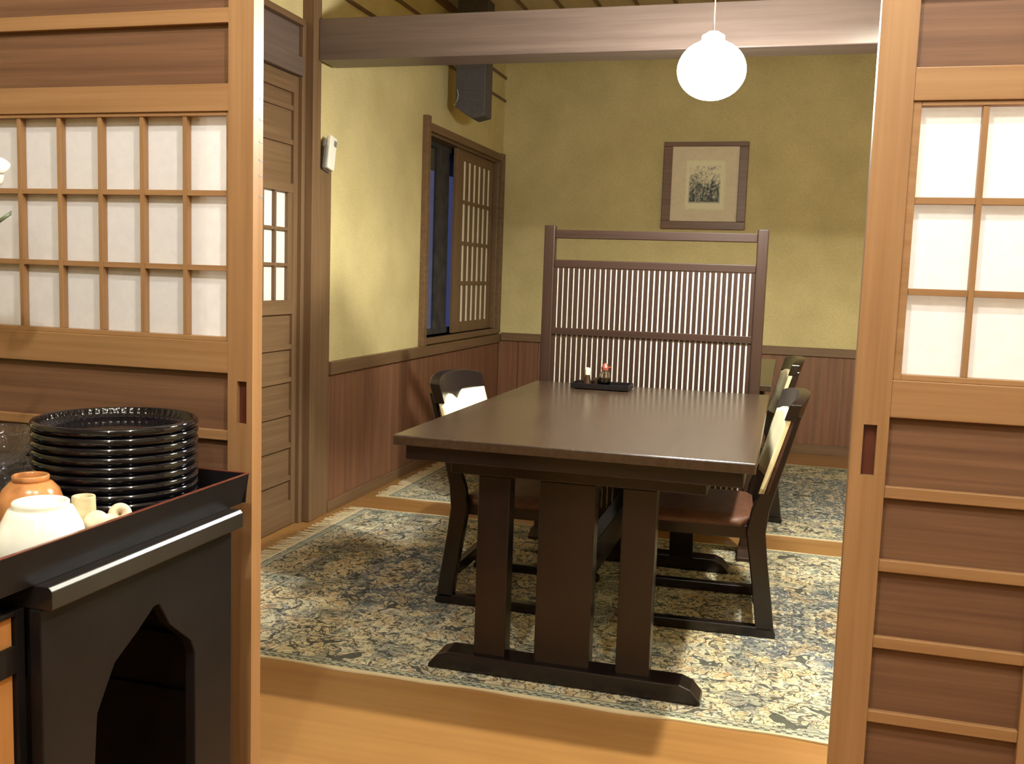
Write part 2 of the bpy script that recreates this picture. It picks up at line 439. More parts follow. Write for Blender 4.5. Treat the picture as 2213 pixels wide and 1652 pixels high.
# ================================================================= SETTING
XW, YB, CZ, YD = -2.07, 6.96, 2.75, 1.70     # left wall, back wall, ceiling height, partition doors
XR = 2.0
tag(MB().box(-3.2, 2.6, -3.2, 7.1, -.06, 0).build('floor', 'floor'), 'orange wooden floor running through both rooms', 'floor', kind='structure')
tag(MB().box(-3.2, 2.6, -3.2, 7.1, CZ, CZ + .06).build('ceiling', 'ceiling'), 'pale board ceiling above the dark beam', 'ceiling', kind='structure')
mb = MB()
k = 0
x = -1.855
while x < XR:
    mb.box(x - .009, x + .009, 1.80, 6.95, CZ - .014, CZ - .001); x += .2243
tag(mb.build('trim_1', 'post_y'), 'thin dark battens across the board ceiling', 'ceiling battens', kind='structure')

# left wall of the dining room with the window opening
WY0, WY1, WZ0, WZ1 = 5.385, 6.86, .765, 1.965
w = MB()
w.box(XW - .12, XW, 4.03, WY0, 0, CZ); w.box(XW - .12, XW, WY1, YB + .12, 0, CZ)
w.box(XW - .12, XW, WY0, WY1, 0, WZ0); w.box(XW - .12, XW, WY0, WY1, WZ1, CZ)
w.box(-2.22, -2.10, 1.80, 4.03, 2.205, CZ)          # small plaster wall above the side door
w.box(-2.22, -2.16, 1.80, 4.03, 0, 2.205)
tag(w.build('wall_left', 'plaster'), 'ochre plaster wall on the left with the lattice window', 'wall', kind='structure')
tag(MB().box(XW, XR, YB, YB + .12, 0, CZ).build('wall_back', 'plaster'), 'ochre plaster back wall behind the slatted screen', 'wall', kind='structure')
tag(MB().box(XR, XR + .12, 1.80, YB + .12, 0, CZ).build('wall_right', 'plaster'), 'ochre plaster wall on the right side of the dining room', 'wall', kind='structure')
w = MB()
w.box(-3.1, 2.5, 1.70, 1.80, 1.94, CZ)
w.box(.47, 2.5, 1.745, 1.80, 0, 1.80)
w.box(-3.1, -2.24, 1.70, 1.80, 0, 1.94)
tag(w.build('wall_front', 'plaster'), 'plaster wall over and beside the sliding doors', 'wall', kind='structure')
w = MB()
w.box(-3.2, -3.1, -3.2, 1.80, 0, CZ); w.box(2.5, 2.6, -3.2, 1.80, 0, CZ); w.box(-3.1, 2.5, -3.2, -3.1, 0, CZ)
tag(w.build('wall_front_room', 'plaster'), 'plaster walls around the near room', 'wall', kind='structure')

# header over the sliding doors
tag(MB().box(-2.3, 2.4, 1.66, 1.84, 1.80, 1.94).build('trim_2', 'door_x', bevel=.004), 'wooden header rail over the sliding doors', 'header', kind='structure')

# wainscot on left and back wall: planks, cap, skirting
def planks(mbx, a0, a1, fixed, z0, z1, axis, wd=.152, seed=0):
    a = a0; r = random.Random(seed)
    while a < a1 - .01:
        b = min(a + wd, a1); d = fixed + r.uniform(-.0008, .0008)
        if axis == 1: mbx.box(XW, d, a + .0012, b - .0012, z0, z1)
        else: mbx.box(a + .0012, b - .0012, d, YB, z0, z1)
        a = b
w = thing('trim_3', 'reddish plank wainscot along the left wall under the window', 'wainscot', (XW, 5.5, 0), kind='structure')
def relb(mbx, name, mat, parent, bevel=.0015): return mbx.build(name, mat, parent, bevel, origin=tuple(parent.location))
p = MB(); planks(p, 4.15, YB - .014, XW + .014, .055, .660, 1, seed=2); relb(p, 'planking', 'wainscot', w)
relb(MB().box(XW, XW + .032, 4.15, YB - .03, .660, .720), 'cap_rail', 'post_y', w, .003)
w = thing('trim_4', 'reddish plank wainscot along the back wall', 'wainscot', (0, YB, 0), kind='structure')
p = MB(); planks(p, XW + .014, XR, YB - .014, .065, .672, 0, seed=3); relb(p, 'planking', 'wainscot', w)
relb(MB().box(XW + .034, XR, YB - .032, YB, .672, .730), 'cap_rail', 'post_x', w, .003)
tag(MB().box(XW, XW + .024, 4.15, YB - .02, 0, .055).build('baseboard_left', 'post_y', bevel=.002), 'brown baseboard along the left wall', 'baseboard', kind='structure')
tag(MB().box(XW + .024, XR, YB - .024, YB, 0, .065).build('baseboard_back', 'post_x', bevel=.002), 'brown baseboard along the back wall', 'baseboard', kind='structure')

m = MB(); m.box(XW, XW + .012, 4.17, YB, 2.395, 2.412); m.box(XW, XW + .012, 4.17, YB, 2.555, 2.575); m.box(XW, XW + .03, 4.03, YB - .03, CZ - .04, CZ - .001); m.box(XW, XR, YB - .03, YB, CZ - .04, CZ - .001)
tag(m.build('trim_9', 'post_y', bevel=.002), 'thin cornice strips high on the left wall above the beam', 'cornice', kind='structure')
# corner pillar, jamb, half-height casing, beam
tag(MB().box(-2.17, -2.045, 3.955, 4.03, 0, CZ).build('trim_5', 'post_z', bevel=.004), 'tall brown pillar beside the side door', 'pillar', kind='structure')
tag(MB().box(-2.12, -2.082, 3.925, 3.955, 0, 2.20).build('trim_6', 'side_z', bevel=.002), 'narrow door jamb in front of the brown pillar', 'jamb', kind='structure')
tag(MB().box(XW - .02, -2.05, 4.03, 4.148, 0, 1.60).build('trim_7', 'post_z', bevel=.002), 'half height brown board beside the pillar under the white remote', 'board', kind='structure')
tag(MB().box(-2.045, XR, 4.0, 4.17, 2.060, 2.236).build('beam', 'beam_x', bevel=.004), 'heavy dark ceiling beam crossing behind the lit globe lamp', 'beam', kind='structure')
# the gap between beam and ceiling stays open as in the photograph

# rails over the side door
r = thing('trim_8', 'dark lintel and picture rail above the side door', 'lintel', (-2.10, 2.9, 2.0), kind='structure')
relb(MB().box(-2.16, -2.075, 1.80, 3.925, 1.975, 2.053), 'lintel', 'beam_y', r, .003)
relb(MB().box(-2.16, -2.10, 1.80, 3.925, 2.053, 2.185), 'board', 'beam_y', r, .002)
relb(MB().box(-2.16, -2.07, 1.80, 3.925, 2.185, 2.212), 'rail', 'post_y', r, .003)

# ----------------------------------------------------------------- sliding doors
def front_door(name, x0, x1, y, label, bars, sl, sr, edge_marks=False, pull=None, gl=None, gr=None, kindname='sliding door'):
    """lattice door: x0..x1 outer, front face at y, 36 mm thick"""
    t = thing(name, label, kindname, (x0, y, 0), kind='structure')
    T = .036
    O = (x0, y, 0)
    def b(mbx, nm, mat, bev=.0015): return mbx.build(nm, mat, t, bev, origin=O)
    xi, xo = x0 + sl, x1 - sr
    # stiles, the leading one cut around its finger pull
    for (a, c, has) in ((x0, xi, pull == 'L'), (xo, x1, pull == 'R')):
        m = MB()
        if has:
            pc = (a + c) / 2 + (-.0 if pull == 'L' else .004)
            p0, p1, z0, z1 = pc - .0105, pc + .0105, .840, .925
            m.box(a, p0, y, y + T, 0, 1.80); m.box(p1, c, y, y + T, 0, 1.80)
            m.box(p0, p1, y, y + T, 0, z0); m.box(p0, p1, y, y + T, z1, 1.80)
            m.box(p0, p1, y + .012, y + T, z0, z1)
            st = b(m, 'stile', 'door_z', 0)
            q = MB().box(p0 + .0005, p1 - .0005, y + .010, y + .0118, z0 + .0005, z1 - .0005)
            fp = q.build('finger_pull', 'pull', st, 0, origin=O)
            fp['label'] = 'red brown recessed finger pull'
        else:
            m.box(a, c, y, y + T, 0, 1.80); st = b(m, 'stile', 'door_z', .002)
        if edge_marks and c == x1:
            mk = MB()
            for zz in (1.472, 1.432, 1.390, 1.355, 1.325, 1.285):
                mk.box(x1 + .0001, x1 + .0006, y + .022, y + T - .001, zz, zz + .0035)
            e = mk.build('height_marks', 'grey_plastic', st, 0, origin=O)
            e['label'] = 'row of short dark marks on the door edge'
    # rails
    R = [(1.75, 1.80, 0), (1.612, 1.640, .001), (1.447, 1.499, .001), (.939, 1.001, .001), (0, .07, .001)]
    for z0, z1, off in R: b(MB().box(xi, xo, y + off, y + T - .002, z0, z1), 'rail', 'door_x')
    zs = [.8135, .6885, .556, .4255, .295, .163]
    for z in zs: b(MB().box(xi, xo, y + .003, y + T - .004, z - .010, z + .010), 'thin_rail', 'door_x')
    # panels
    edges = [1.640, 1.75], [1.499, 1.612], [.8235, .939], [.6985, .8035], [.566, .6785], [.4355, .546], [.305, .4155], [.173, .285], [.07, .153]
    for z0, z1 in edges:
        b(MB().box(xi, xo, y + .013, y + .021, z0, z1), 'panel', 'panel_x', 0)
    # shoji: thin inner frame, bars, paper
    gl = xi if gl is None else gl; gr = xo if gr is None else gr
    m = MB()
    f = .0075
    m.box(xi, gl + f, y + .005, y + .024, 1.001, 1.447); m.box(gr - f, xo, y + .005, y + .024, 1.001, 1.447)
    m.box(gl + f, gr - f, y + .005, y + .024, 1.447 - f, 1.447); m.box(gl + f, gr - f, y + .005, y + .024, 1.001, 1.001 + f + .002)
    b(m, 'grid_frame', 'door_x', .001)
    m = MB()
    for xx in bars: m.box(xx - .0045, xx + .0045, y + .007, y + .0235, 1.001 + f + .002, 1.447 - f)
    b(m, 'upright_bars', 'door_z', .0007)
    m = MB(); cuts = [gl + f] + sorted(bars) + [gr - f]
    for zz in (1.2915, 1.1455):
        for i in range(len(cuts) - 1):
            a = cuts[i] + (.0045 if i else 0); c = cuts[i + 1] - (.0045 if i < len(cuts) - 2 else 0)
            m.box(a, c, y + .009, y + .0235, zz - .0055, zz + .0055)
    b(m, 'cross_bars', 'door_x', .0007)
    pp = b(MB().box(xi, xo, y + .0245, y + .0252, 1.001, 1.447), 'paper', 'paper', 0)
    pp['label'] = 'white shoji paper'
    return t

bl = [-1.0625 - .0985 * k_ for k_ in range(1, 9)]
front_door('door_1', -1.9535, -1.005, YD, 'orange cedar lattice sliding door on the left behind the plate stack', bl, .0545, .0545, True, 'R')
d2 = front_door('door_2', -2.06, -1.112, YD + .045, 'second lattice door slid behind the left front door', [v - .106 for v in bl], .0545, .0545, False, None)
front_door('door_3', .113, .460, YD, 'narrow orange cedar lattice sliding door on the right edge', [.2785], .057, .057, False, 'L', .176, .388)

# side door in the left wall (faces +x)
def side_door():
    X = -2.10; y0, y1 = 2.86, 3.924
    O = (X, y1, 0)
    t = thing('door_4', 'brown sliding door in the left wall with small paper panes', 'sliding door', O, kind='structure')
    def b(mbx, nm, mat, bev=.0015): return mbx.build(nm, mat, t, bev, origin=O)
    b(MB().box(X - .034, X, 3.886, y1, .004, 1.973), 'stile', 'side_z'); b(MB().box(X - .034, X, y0, y0 + .04, .004, 1.973), 'stile', 'side_z')
    a, c = y0 + .04, 3.886
    for z0, z1 in ((1.90, 1.973), (1.475, 1.515), (.950, 1.012), (.004, .115)):
        b(MB().box(X - .033, X - .001, a, c, z0, z1), 'rail', 'side_y')
    zz = [1.824, 1.679, .795, .650, .502, .355, .206]
    for z in zz: b(MB().box(X - .03, X - .003, a, c, z, z + .022), 'thin_rail', 'side_y')
    for z0, z1 in ((1.846, 1.90), (1.701, 1.824), (1.515, 1.679), (.817, .95), (.672, .795), (.524, .65), (.377, .502), (.228, .355), (.115, .206)):
        b(MB().box(X - .022, X - .014, a, c, z0, z1), 'panel', 'side_y', 0)
    m = MB()
    ys = [3.853, 3.742, 3.640, 3.53, 3.42, 3.31, 3.2, 3.09, 2.98]
    for yy in ys: m.box(X - .02, X - .004, yy - .006, yy + .006, 1.012, 1.475)
    m.box(X - .02, X - .003, 3.859, c, 1.012, 1.475)
    for z in (1.165, 1.318):
        e = [a] + sorted(ys) + [c]
        for i in range(len(e) - 2):
            m.box(X - .02, X - .005, e[i] + (.006 if i else 0), e[i + 1] - .006, z - .007, z + .007)
    b(m, 'lattice', 'side_z', .0007)
    p = b(MB().box(X - .0215, X - .0205, a, c, 1.012, 1.475), 'paper', 'paper', 0)
side_door()

# ----------------------------------------------------------------- window
def window():
    O = (XW, 6.1, 0)
    t = thing('window_1', 'brown framed window half covered by a slatted paper screen', 'window', O, kind='structure')
    def b(mbx, nm, mat, bev=.002): return mbx.build(nm, mat, t, bev, origin=O)
    m = MB()
    m.box(XW, XW + .035, 5.335, 5.385, .720, 2.045)
    m.box(XW, XW + .030, 6.86, 6.925, .730, 2.02)
    m.box(XW, XW + .028, 5.385, 6.86, 1.965, 2.012)
    m.box(XW - .12, XW + .034, 5.385, 6.86, .730, .765)
    m.box(XW - .118, XW, 5.386, 5.400, .765, 1.964); m.box(XW - .118, XW, 6.845, 6.859, .765, 1.964); m.box(XW - .118, XW, 5.4, 6.845, 1.95, 1.964)
    b(m, 'window_frame', 'post_y')
    # inner slatted screen covering the far half
    s = MB()
    x0, x1 = XW - .05, XW - .025
    s.box(x0, x1, 6.02, 6.115, .766, 1.949); s.box(x0, x1, 6.775, 6.845, .766, 1.949)
    s.box(x0, x1, 6.115, 6.775, 1.885, 1.949); s.box(x0, x1, 6.115, 6.775, .766, .835)
    sl = b(s, 'sliding_screen', 'post_z')
    s = MB(); yy = 6.115
    for i in range(7):
        yc = 6.135 + i * .1055
        s.box(x1 - .0075, x1 - .0025, max(6.115, yc - .028), min(6.775, yc + .028), .835, 1.885)
    for z in (1.62, 1.352, 1.091): s.box(x1 - .0024, x1 + .002, 6.115, 6.775, z - .012, z + .012)
    s.build('slats', 'post_z', sl, .0008, origin=O)
    s = MB().box(x1 - .0090, x1 - .0080, 6.115, 6.775, .835, 1.885); s.build('paper', 'screen_paper', sl, 0, origin=O)
    # outer glazed sash
    g = MB(); x0, x1 = XW - .105, XW - .08
    g.box(x0, x1, 5.401, 5.435, .766, 1.949); g.box(x0, x1, 6.81, 6.844, .766, 1.949); g.box(x0, x1, 5.435, 6.81, 1.92, 1.949)
    g.box(x0, x1, 5.435, 6.81, .766, .80); g.box(x0, x1, 5.82, 6.03, .80, 1.92)
    gs = b(g, 'sash', 'night_wood', .001)
    MB().box(x0 + .010, x0 + .014, 5.435, 6.81, .80, 1.92).build('pane', 'pane', gs, 0, origin=O)
window()

# dusk garden outside the window
tag(MB().box(-3.0, -2.2, 5.0, 11.5, 2.02, 2.10).build('eaves', 'night_wood'), 'dark eaves over the window outside', 'eaves', kind='structure')
rr = random.Random(4); m = MB()
for i in range(260):
    c = Vector((rr.uniform(-3.6, -2.9), rr.uniform(6.5, 11.5), rr.uniform(.0, .62)))
    a = rr.uniform(0, 6.28); d = Vector((math.cos(a), math.sin(a), rr.uniform(-.4, .8))) * .09; n_ = Vector((-math.sin(a), math.cos(a), .4)) * .04
    vs = [m.bm.verts.new(c + q) for q in (-d, n_, d, -n_)]; m.bm.faces.new(vs)
tag(m.build('hedge', 'foliage'), 'low dark hedge outside under the window', 'hedge', kind='stuff')
tag(MB().box(-9, -3.2, -4, 16, -.06, -.0).build('ground', 'foliage'), 'dark garden ground outside', 'ground', kind='structure')

# ================================================================= RUGS
RX0, RX1 = -1.93, .78
def rug(label, y0, y1, mat, seed):
    cx, cy = (RX0 + RX1) / 2, (y0 + y1) / 2
    hx, hy = (RX1 - RX0) / 2, (y1 - y0) / 2
    t = thing('rug', label, 'rug', (cx, cy, 0), group='floral rugs')
    nx, ny = 60, 40
    def fun(u, v, s):
        x = -hx + 2 * hx * u; y = -hy + 2 * hy * v
        if v in (0., 1.): y += .004 * math.sin(x * 9 + seed) + .003 * math.sin(x * 23)
        return (x, y, .005 if s == 0 else .0005)
    MB().grid_solid(fun, nx, ny).build('pile', mat, t)
    m = MB(); r = random.Random(seed)
    for side in (-1, 1):
        y = -hy + .004
        while y < hy - .004:
            L = r.uniform(.045, .085); sk = r.uniform(-.02, .02); wd = r.uniform(.006, .010)
            x0 = side * hx; x1 = side * (hx + L)
            a = [m.bm.verts.new(q) for q in ((x0, y, .0005), (x0, y + wd, .0005), (x0, y + wd, .005), (x0, y, .005))]
            z = [m.bm.verts.new(q) for q in ((x1, y + sk, .0005), (x1, y + sk + wd * .8, .0005), (x1, y + sk + wd * .8, .003), (x1, y + sk, .003))]
            for i in range(4): m.bm.faces.new((a[i], a[(i + 1) % 4], z[(i + 1) % 4], z[i]))
            m.bm.faces.new(z); y += r.uniform(.009, .013)
    bmesh.ops.recalc_face_normals(m.bm, faces=m.bm.faces[:])
    f = m.build('fringe', 'fringe', t); f['kind'] = 'stuff'; f['label'] = 'cream yarn fringe'
    return t
M['rug_a'] = rug_mat('rug_weave_near', (RX1 - RX0) / 2, .905, 3.1, (.68, .12, .33))
M['rug_b'] = rug_mat('rug_weave_far', (RX1 - RX0) / 2, .94, 8.4, (.72, .20, .42))
rug('large floral rug with cream fringe under the near dining table', 2.49, 4.30, 'rug_a', 3.1)
rug('floral rug beyond the strip of bare floor behind the slatted screen', 4.565, 6.445, 'rug_b', 8.4)
RZ = .0055   # things on the rugs stand here

# ================================================================= TABLES
def make_table(label):
    X0, X1, Y0, Y1 = -1.027, -.054, 2.47, 4.06
    cx, cy = (X0 + X1) / 2, (Y0 + Y1) / 2
    O = (cx, cy, RZ)
    t = thing('dining_table', label, 'dining table', O, group='dark trestle dining tables')
    def b(m, nm, mat, bev=.003, par=None): return m.build(nm, mat, par or t, bev, origin=O)
    b(MB().box(X0, X1, Y0, Y1, .677, .705), 'tabletop', 'top_wood', .0035)
    m = MB(); i = .028
    m.box(X0 + i, X1 - i, Y0 + i, Y0 + i + .03, .634, .677); m.box(X0 + i, X1 - i, Y1 - i - .03, Y1 - i, .634, .677)
    m.box(X0 + i, X0 + i + .03, Y0 + i + .03, Y1 - i - .03, .634, .677); m.box(X1 - i - .03, X1 - i, Y0 + i + .03, Y1 - i - .03, .634, .677)
    b(m, 'apron', 'dark_x')
    for y0, y1 in ((2.60, 2.665), (3.865, 3.93)):
        tr = b(MB().box(-.90, -.18, y0, y1, .585, .634), 'trestle_head', 'dark_x')
        for a, c in ((-.817, -.724), (-.638, -.479), (-.404, -.310)):
            b(MB().box(a, c, y0 + .004, y1 - .004, .055, .585), 'trestle_post', 'dark_z', .003)
        f = [(-.952, RZ), (-.952, .016), (-.925, .047), (-.895, .058), (-.225, .058), (-.195, .047), (-.166, .016), (-.166, RZ)]
        b(MB().prism(f, y0 - .012, y1 + .012, 1), 'trestle_foot', 'dark_x', .005)
    b(MB().box(-.585, -.535, 2.661, 3.869, .22, .33), 'stretcher', 'dark_y')
    return t
t1 = make_table('dark trestle dining table with the condiment tray on its top')
dup(t1, (t1.location.x, t1.location.y + 1.975, RZ), 0, 'second dark dining table half hidden behind the slatted screen', 'dark trestle dining tables')

# ================================================================= CHAIRS
def chair_shape(z):   # x of the back's front surface
    return -.190 - (z - .40) * .26 + (.03 if z < .44 else 0) * 0
def make_chair(label, loc, rz):
    t = thing('dining_chair', label, 'chair', loc, rz, group='low dining chairs with cream backs')
    W = .235
    path = [(-.238, .022, .058), (-.225, .12, .058), (-.205, .25, .058), (-.192, .345, .062), (-.202, .42, .056), (-.234, .52, .042), (-.270, .64, .034), (-.297, .735, .030)]
    for s in (-1, 1):
        y0, y1 = (s * W - (.036 if s > 0 else 0), s * W + (.036 if s < 0 else 0))
        MB().sweep(path, .05, y0, y1).build('rear_leg', 'dark_z', t, .004)
        MB().sweep([(.185, .022, .045), (.180, .345, .045)], .045, y0, y1).build('front_leg', 'dark_z', t, .004)
        MB().prism([(-.272, 0), (.225, 0), (.225, .016), (.205, .034), (-.256, .034), (-.272, .018)], y0, y1, 1).build('runner', 'dark_x', t, .003)
    m = MB()
    m.box(-.19, .20, -W + .036, -W + .06, .315, .36); m.box(-.19, .20, W - .06, W - .036, .315, .36)
    m.box(.165, .20, -W + .06, W - .06, .315, .36); m.box(-.205, -.175, -W + .06, W - .06, .315, .36)
    m.build('seat_frame', 'dark_x', t, .003)
    MB().box(-.225, -.195, -W + .036, W - .036, .10, .14).build('cross_stretcher', 'dark_y', t, .003)
    def seat(u, v, s):
        x = -.185 + .41 * u; y = (-W + .004) + 2 * (W - .004) * v
        e = min(u, 1 - u, v, 1 - v); dome = .014 * min(1, e * 9) ** .5
        if x < -.14 and abs(y) > W - .045: y = math.copysign(W - .040, y)
        return (x, y, .378 + dome if s == 0 else .3605)
    sc = MB().grid_solid(seat, 18, 18).build('seat', 'brown_leather', t, smooth=True)
    sc['label'] = 'brown upholstered seat'
    # back: crest with a wavy dip along its lower edge, cream pad, brown rear skin
    def dip(v):
        a = abs(v - .46)
        return .712 - (.034 * max(0, 1 - (a / .16)) ** 1.2) - .018 * max(0, 1 - abs(v - .02) / .2) + .010 * (1 - a)
    def top(v): return .790 - .022 * (2 * abs(v - .5)) ** 3
    def curve(v): return -.034 * (1 - (2 * v - 1) ** 2)
    def bx(z): return -.176 - (z - .42) * .285
    hw = W + .004
    def crest(u, v, s):
        z = dip(v) + (top(v) - dip(v)) * u
        return (bx(z) + curve(v) + (0.004 if s == 0 else -.034), (-1 + 2 * v) * hw, z)
    MB().grid_solid(crest, 5, 36).build('crest_rail', 'dark_y', t, .003)
    def pad(u, v, s):
        z = .475 + (dip(v) - .001 - .475) * u
        e = min(u * 1.2, 1, v * 3, (1 - v) * 3); puff = .012 * min(1, e * 2)
        return (bx(z) + curve(v) + (puff if s == 0 else -.018), (-1 + 2 * v) * (hw - .004), z)
    pd = MB().grid_solid(pad, 14, 36).build('back_pad', 'cream', t, smooth=True); pd['label'] = 'cream leather back pad'
    def skin(u, v, s):
        z = .475 + (dip(v) - .001 - .475) * u
        return (bx(z) + curve(v) + (-.0185 if s == 0 else -.030), (-1 + 2 * v) * (hw - .004), z)
    sk = MB().grid_solid(skin, 10, 24).build('back_skin', 'brown_leather', t, smooth=True); sk['label'] = 'brown leather rear of the back'
    return t
c1 = make_chair('dark wooden chair with cream back on the left side of the near table', (-.858, 3.365, RZ), 0)
dup(c1, (-.262, 3.41, RZ), PI + math.radians(3), 'dark chair tucked under the right side of the near table', 'low dining chairs with cream backs')
dup(c1, (-.258, 5.02, RZ), PI + math.radians(4), 'dark chair at the second table beyond the slatted screen', 'low dining chairs with cream backs')

# ================================================================= SLATTED SCREEN
def screen():
    Y = 4.15; O = (-.567, Y + .02, RZ)
    t = thing('slatted_screen', 'free standing dark slatted screen with white paper behind the near table', 'screen', O)
    def b(m, nm, mat, bev=.003): return m.build(nm, mat, t, bev, origin=O)
    b(MB().box(-1.0375, -.990, Y, Y + .045, RZ, 1.372), 'post', 'screen_z', .005); b(MB().box(-.141, -.0965, Y, Y + .045, RZ, 1.372), 'post', 'screen_z', .005)
    b(MB().box(-.990, -.141, Y + .006, Y + .039, 1.318, 1.354), 'top_rail', 'screen_x')
    b(MB().box(-.990, -.141, Y + .006, Y + .039, 1.193, 1.226), 'panel_rail', 'screen_x')
    b(MB().box(-.990, -.141, Y + .002, Y + .008, .903, .932), 'middle_rail', 'screen_x', .001)
    b(MB().box(-.990, -.141, Y + .006, Y + .039, .10, .15), 'bottom_rail', 'screen_x')
    for x0, x1 in ((-1.04, -.985), (-.146, -.094)):
        b(MB().prism([(Y - .09, RZ), (Y + .135, RZ), (Y + .135, .02), (Y + .09, .045), (Y - .045, .045), (Y - .09, .02)], x0, x1, 0), 'foot', 'screen_y')
    m = MB(); n = 36; a, c = -.990, -.157; pitch = (c - a) / n
    for i in range(n):
        m.box(a + i * pitch, a + i * pitch + pitch * .70, Y + .0085, Y + .0125, .15, 1.193)
    m.box(c, -.141, Y + .0085, Y + .0125, .15, 1.193)
    b(m, 'slats', 'screen_z', 0)
    p = b(MB().box(-.990, -.141, Y + .0135, Y + .0142, .15, 1.193), 'paper', 'screen_paper', 0); p['label'] = 'white backing paper'
screen()

# ================================================================= PICTURE
def picture():
    cx, cz, Y = -.612, 1.809, YB - .0005
    O = (cx, Y, cz)
    t = thing('framed_picture', 'brown framed ink sketch with wide cream mat on the back wall', 'picture', O)
    def b(m, nm, mat, bev=.002): return m.build(nm, mat, t, bev, origin=O)
    x0, x1, z0, z1, f = -.899, -.325, 1.512, 2.106, .060
    m = MB(); m.box(x0, x1, Y - .03, Y, z0, z0 + f - .005); m.box(x0, x1, Y - .03, Y, z1 - .03, z1)
    m.box(x0, x0 + f, Y - .03, Y, z0 + f - .005, z1 - .03); m.box(x1 - f, x1, Y - .03, Y, z0 + f - .005, z1 - .03)
    b(m, 'frame', 'frame_x', .004)
    a0, a1, b0, b1 = -.742, -.472, 1.648, 1.984
    m = MB(); m.box(x0 + f, a0, Y - .014, Y - .010, z0 + f - .005, z1 - .03); m.box(a1, x1 - f, Y - .014, Y - .010, z0 + f - .005, z1 - .03)
    m.box(a0, a1, Y - .014, Y - .010, z0 + f - .005, b0); m.box(a0, a1, Y - .014, Y - .010, b1, z1 - .03)
    b(m, 'mat', 'mat_board', 0)
    m = MB(); w_ = .010
    m.box(a0, a0 + w_, Y - .0125, Y - .0095, b0, b1); m.box(a1 - w_, a1, Y - .0125, Y - .0095, b0, b1)
    m.box(a0 + w_, a1 - w_, Y - .0125, Y - .0095, b0, b0 + w_); m.box(a0 + w_, a1 - w_, Y - .0125, Y - .0095, b1 - w_, b1)
    b(m, 'inner_bevel', 'ivory', .003)
    s = b(MB().box(a0, a1, Y - .008, Y - .004, b0, b1), 'ink_sheet', 'art', 0); s['label'] = 'dense black ink drawing on cream paper'
picture()

# ================================================================= LAMPS
def pendant():
    O = (-.2875, 3.30, 1.832)
    t = thing('pendant_lamp', 'glowing white globe lamp hanging in front of the dark beam', 'lamp', O)
    R = .110
    prof = [(0, -R * .86)] + [(R * math.sin(a), -R * .86 * math.cos(a)) for a in [PI * i / 20 for i in range(1, 19)]] + [(.034, R * .86)]
    g = MB().lathe(prof, 48).build('globe', 'globe', t, smooth=True); g['label'] = 'glowing white glass globe'
    MB().lathe([(0, .12), (.018, .12), (.036, .108), (.038, .088), (.0, .088)], 32).build('cap', 'white_plastic', t, smooth=False)
    MB().tube([(0, 0, .12), (0, 0, CZ - O[2] - .02)], .0025).build('cord', 'cord_brown', t)
    MB().lathe([(0, CZ - O[2] - .028), (.03, CZ - O[2] - .026), (.04, CZ - O[2] - .001), (0, CZ - O[2] - .001)], 32).build('ceiling_rose', 'white_plastic', t, smooth=False)
pendant()
def shaded_lamp():
    O = (.40, 2.92, 2.225)      # rim of the shade
    t = thing('shaded_lamp', 'wide white enamel shade lamp hanging over the right front of the dining room', 'lamp', O)
    MB().lathe([(.28, 0), (.283, .002), (.24, .062), (.14, .125), (.05, .150), (0, .152), (0, .148), (.049, .146), (.138, .121), (.237, .058), (.277, .001)], 64).build('shade', 'white_plastic', t, smooth=True)
    MB().lathe([(0, .030)] + [(.039 * math.sin(a), .068 - .039 * math.cos(a)) for a in [PI * k_ / 16 for k_ in range(1, 15)]] + [(.015, .108)], 32).build('bulb', 'diffuser', t, smooth=True)
    MB().lathe([(0, .108), (.016, .108), (.018, .147), (0, .147)], 20).build('socket', 'white_plastic', t)
    MB().tube([(0, 0, .152), (0, 0, CZ - O[2] - .002)], .004).build('cord', 'cord_pale', t)
shaded_lamp()
LAMPS = ((.12, .82, 1.3, 'bulb lamp nearest the sliding door opening'), (-.58, .28, 1.6, 'bulb lamp above the left side of the near room'),
         (1.05, .10, .5, 'bulb lamp above the right side of the near room'), (.30, -1.30, .6, 'bulb lamp farthest back in the near room'))
for i, (x, y, wgt, lab) in enumerate(LAMPS):
    t = thing('bulb_lamp', lab, 'lamp', (x, y, CZ - .001), group='bulb lamps of the near room')
    MB().lathe([(0, 0), (.05, 0), (.05, -.012), (.022, -.03), (.022, -.06), (0, -.06)], 24).build('socket', 'white_plastic', t)
    MB().lathe([(.018, -.0605)] + [(.042 * math.sin(a), -.105 + .042 * math.cos(a)) for a in [PI * k_ / 14 for k_ in range(2, 14)]] + [(0, -.147)], 24).build('bulb', emit('lit_bulb_glass', WARM, 950. * wgt), t, smooth=True)

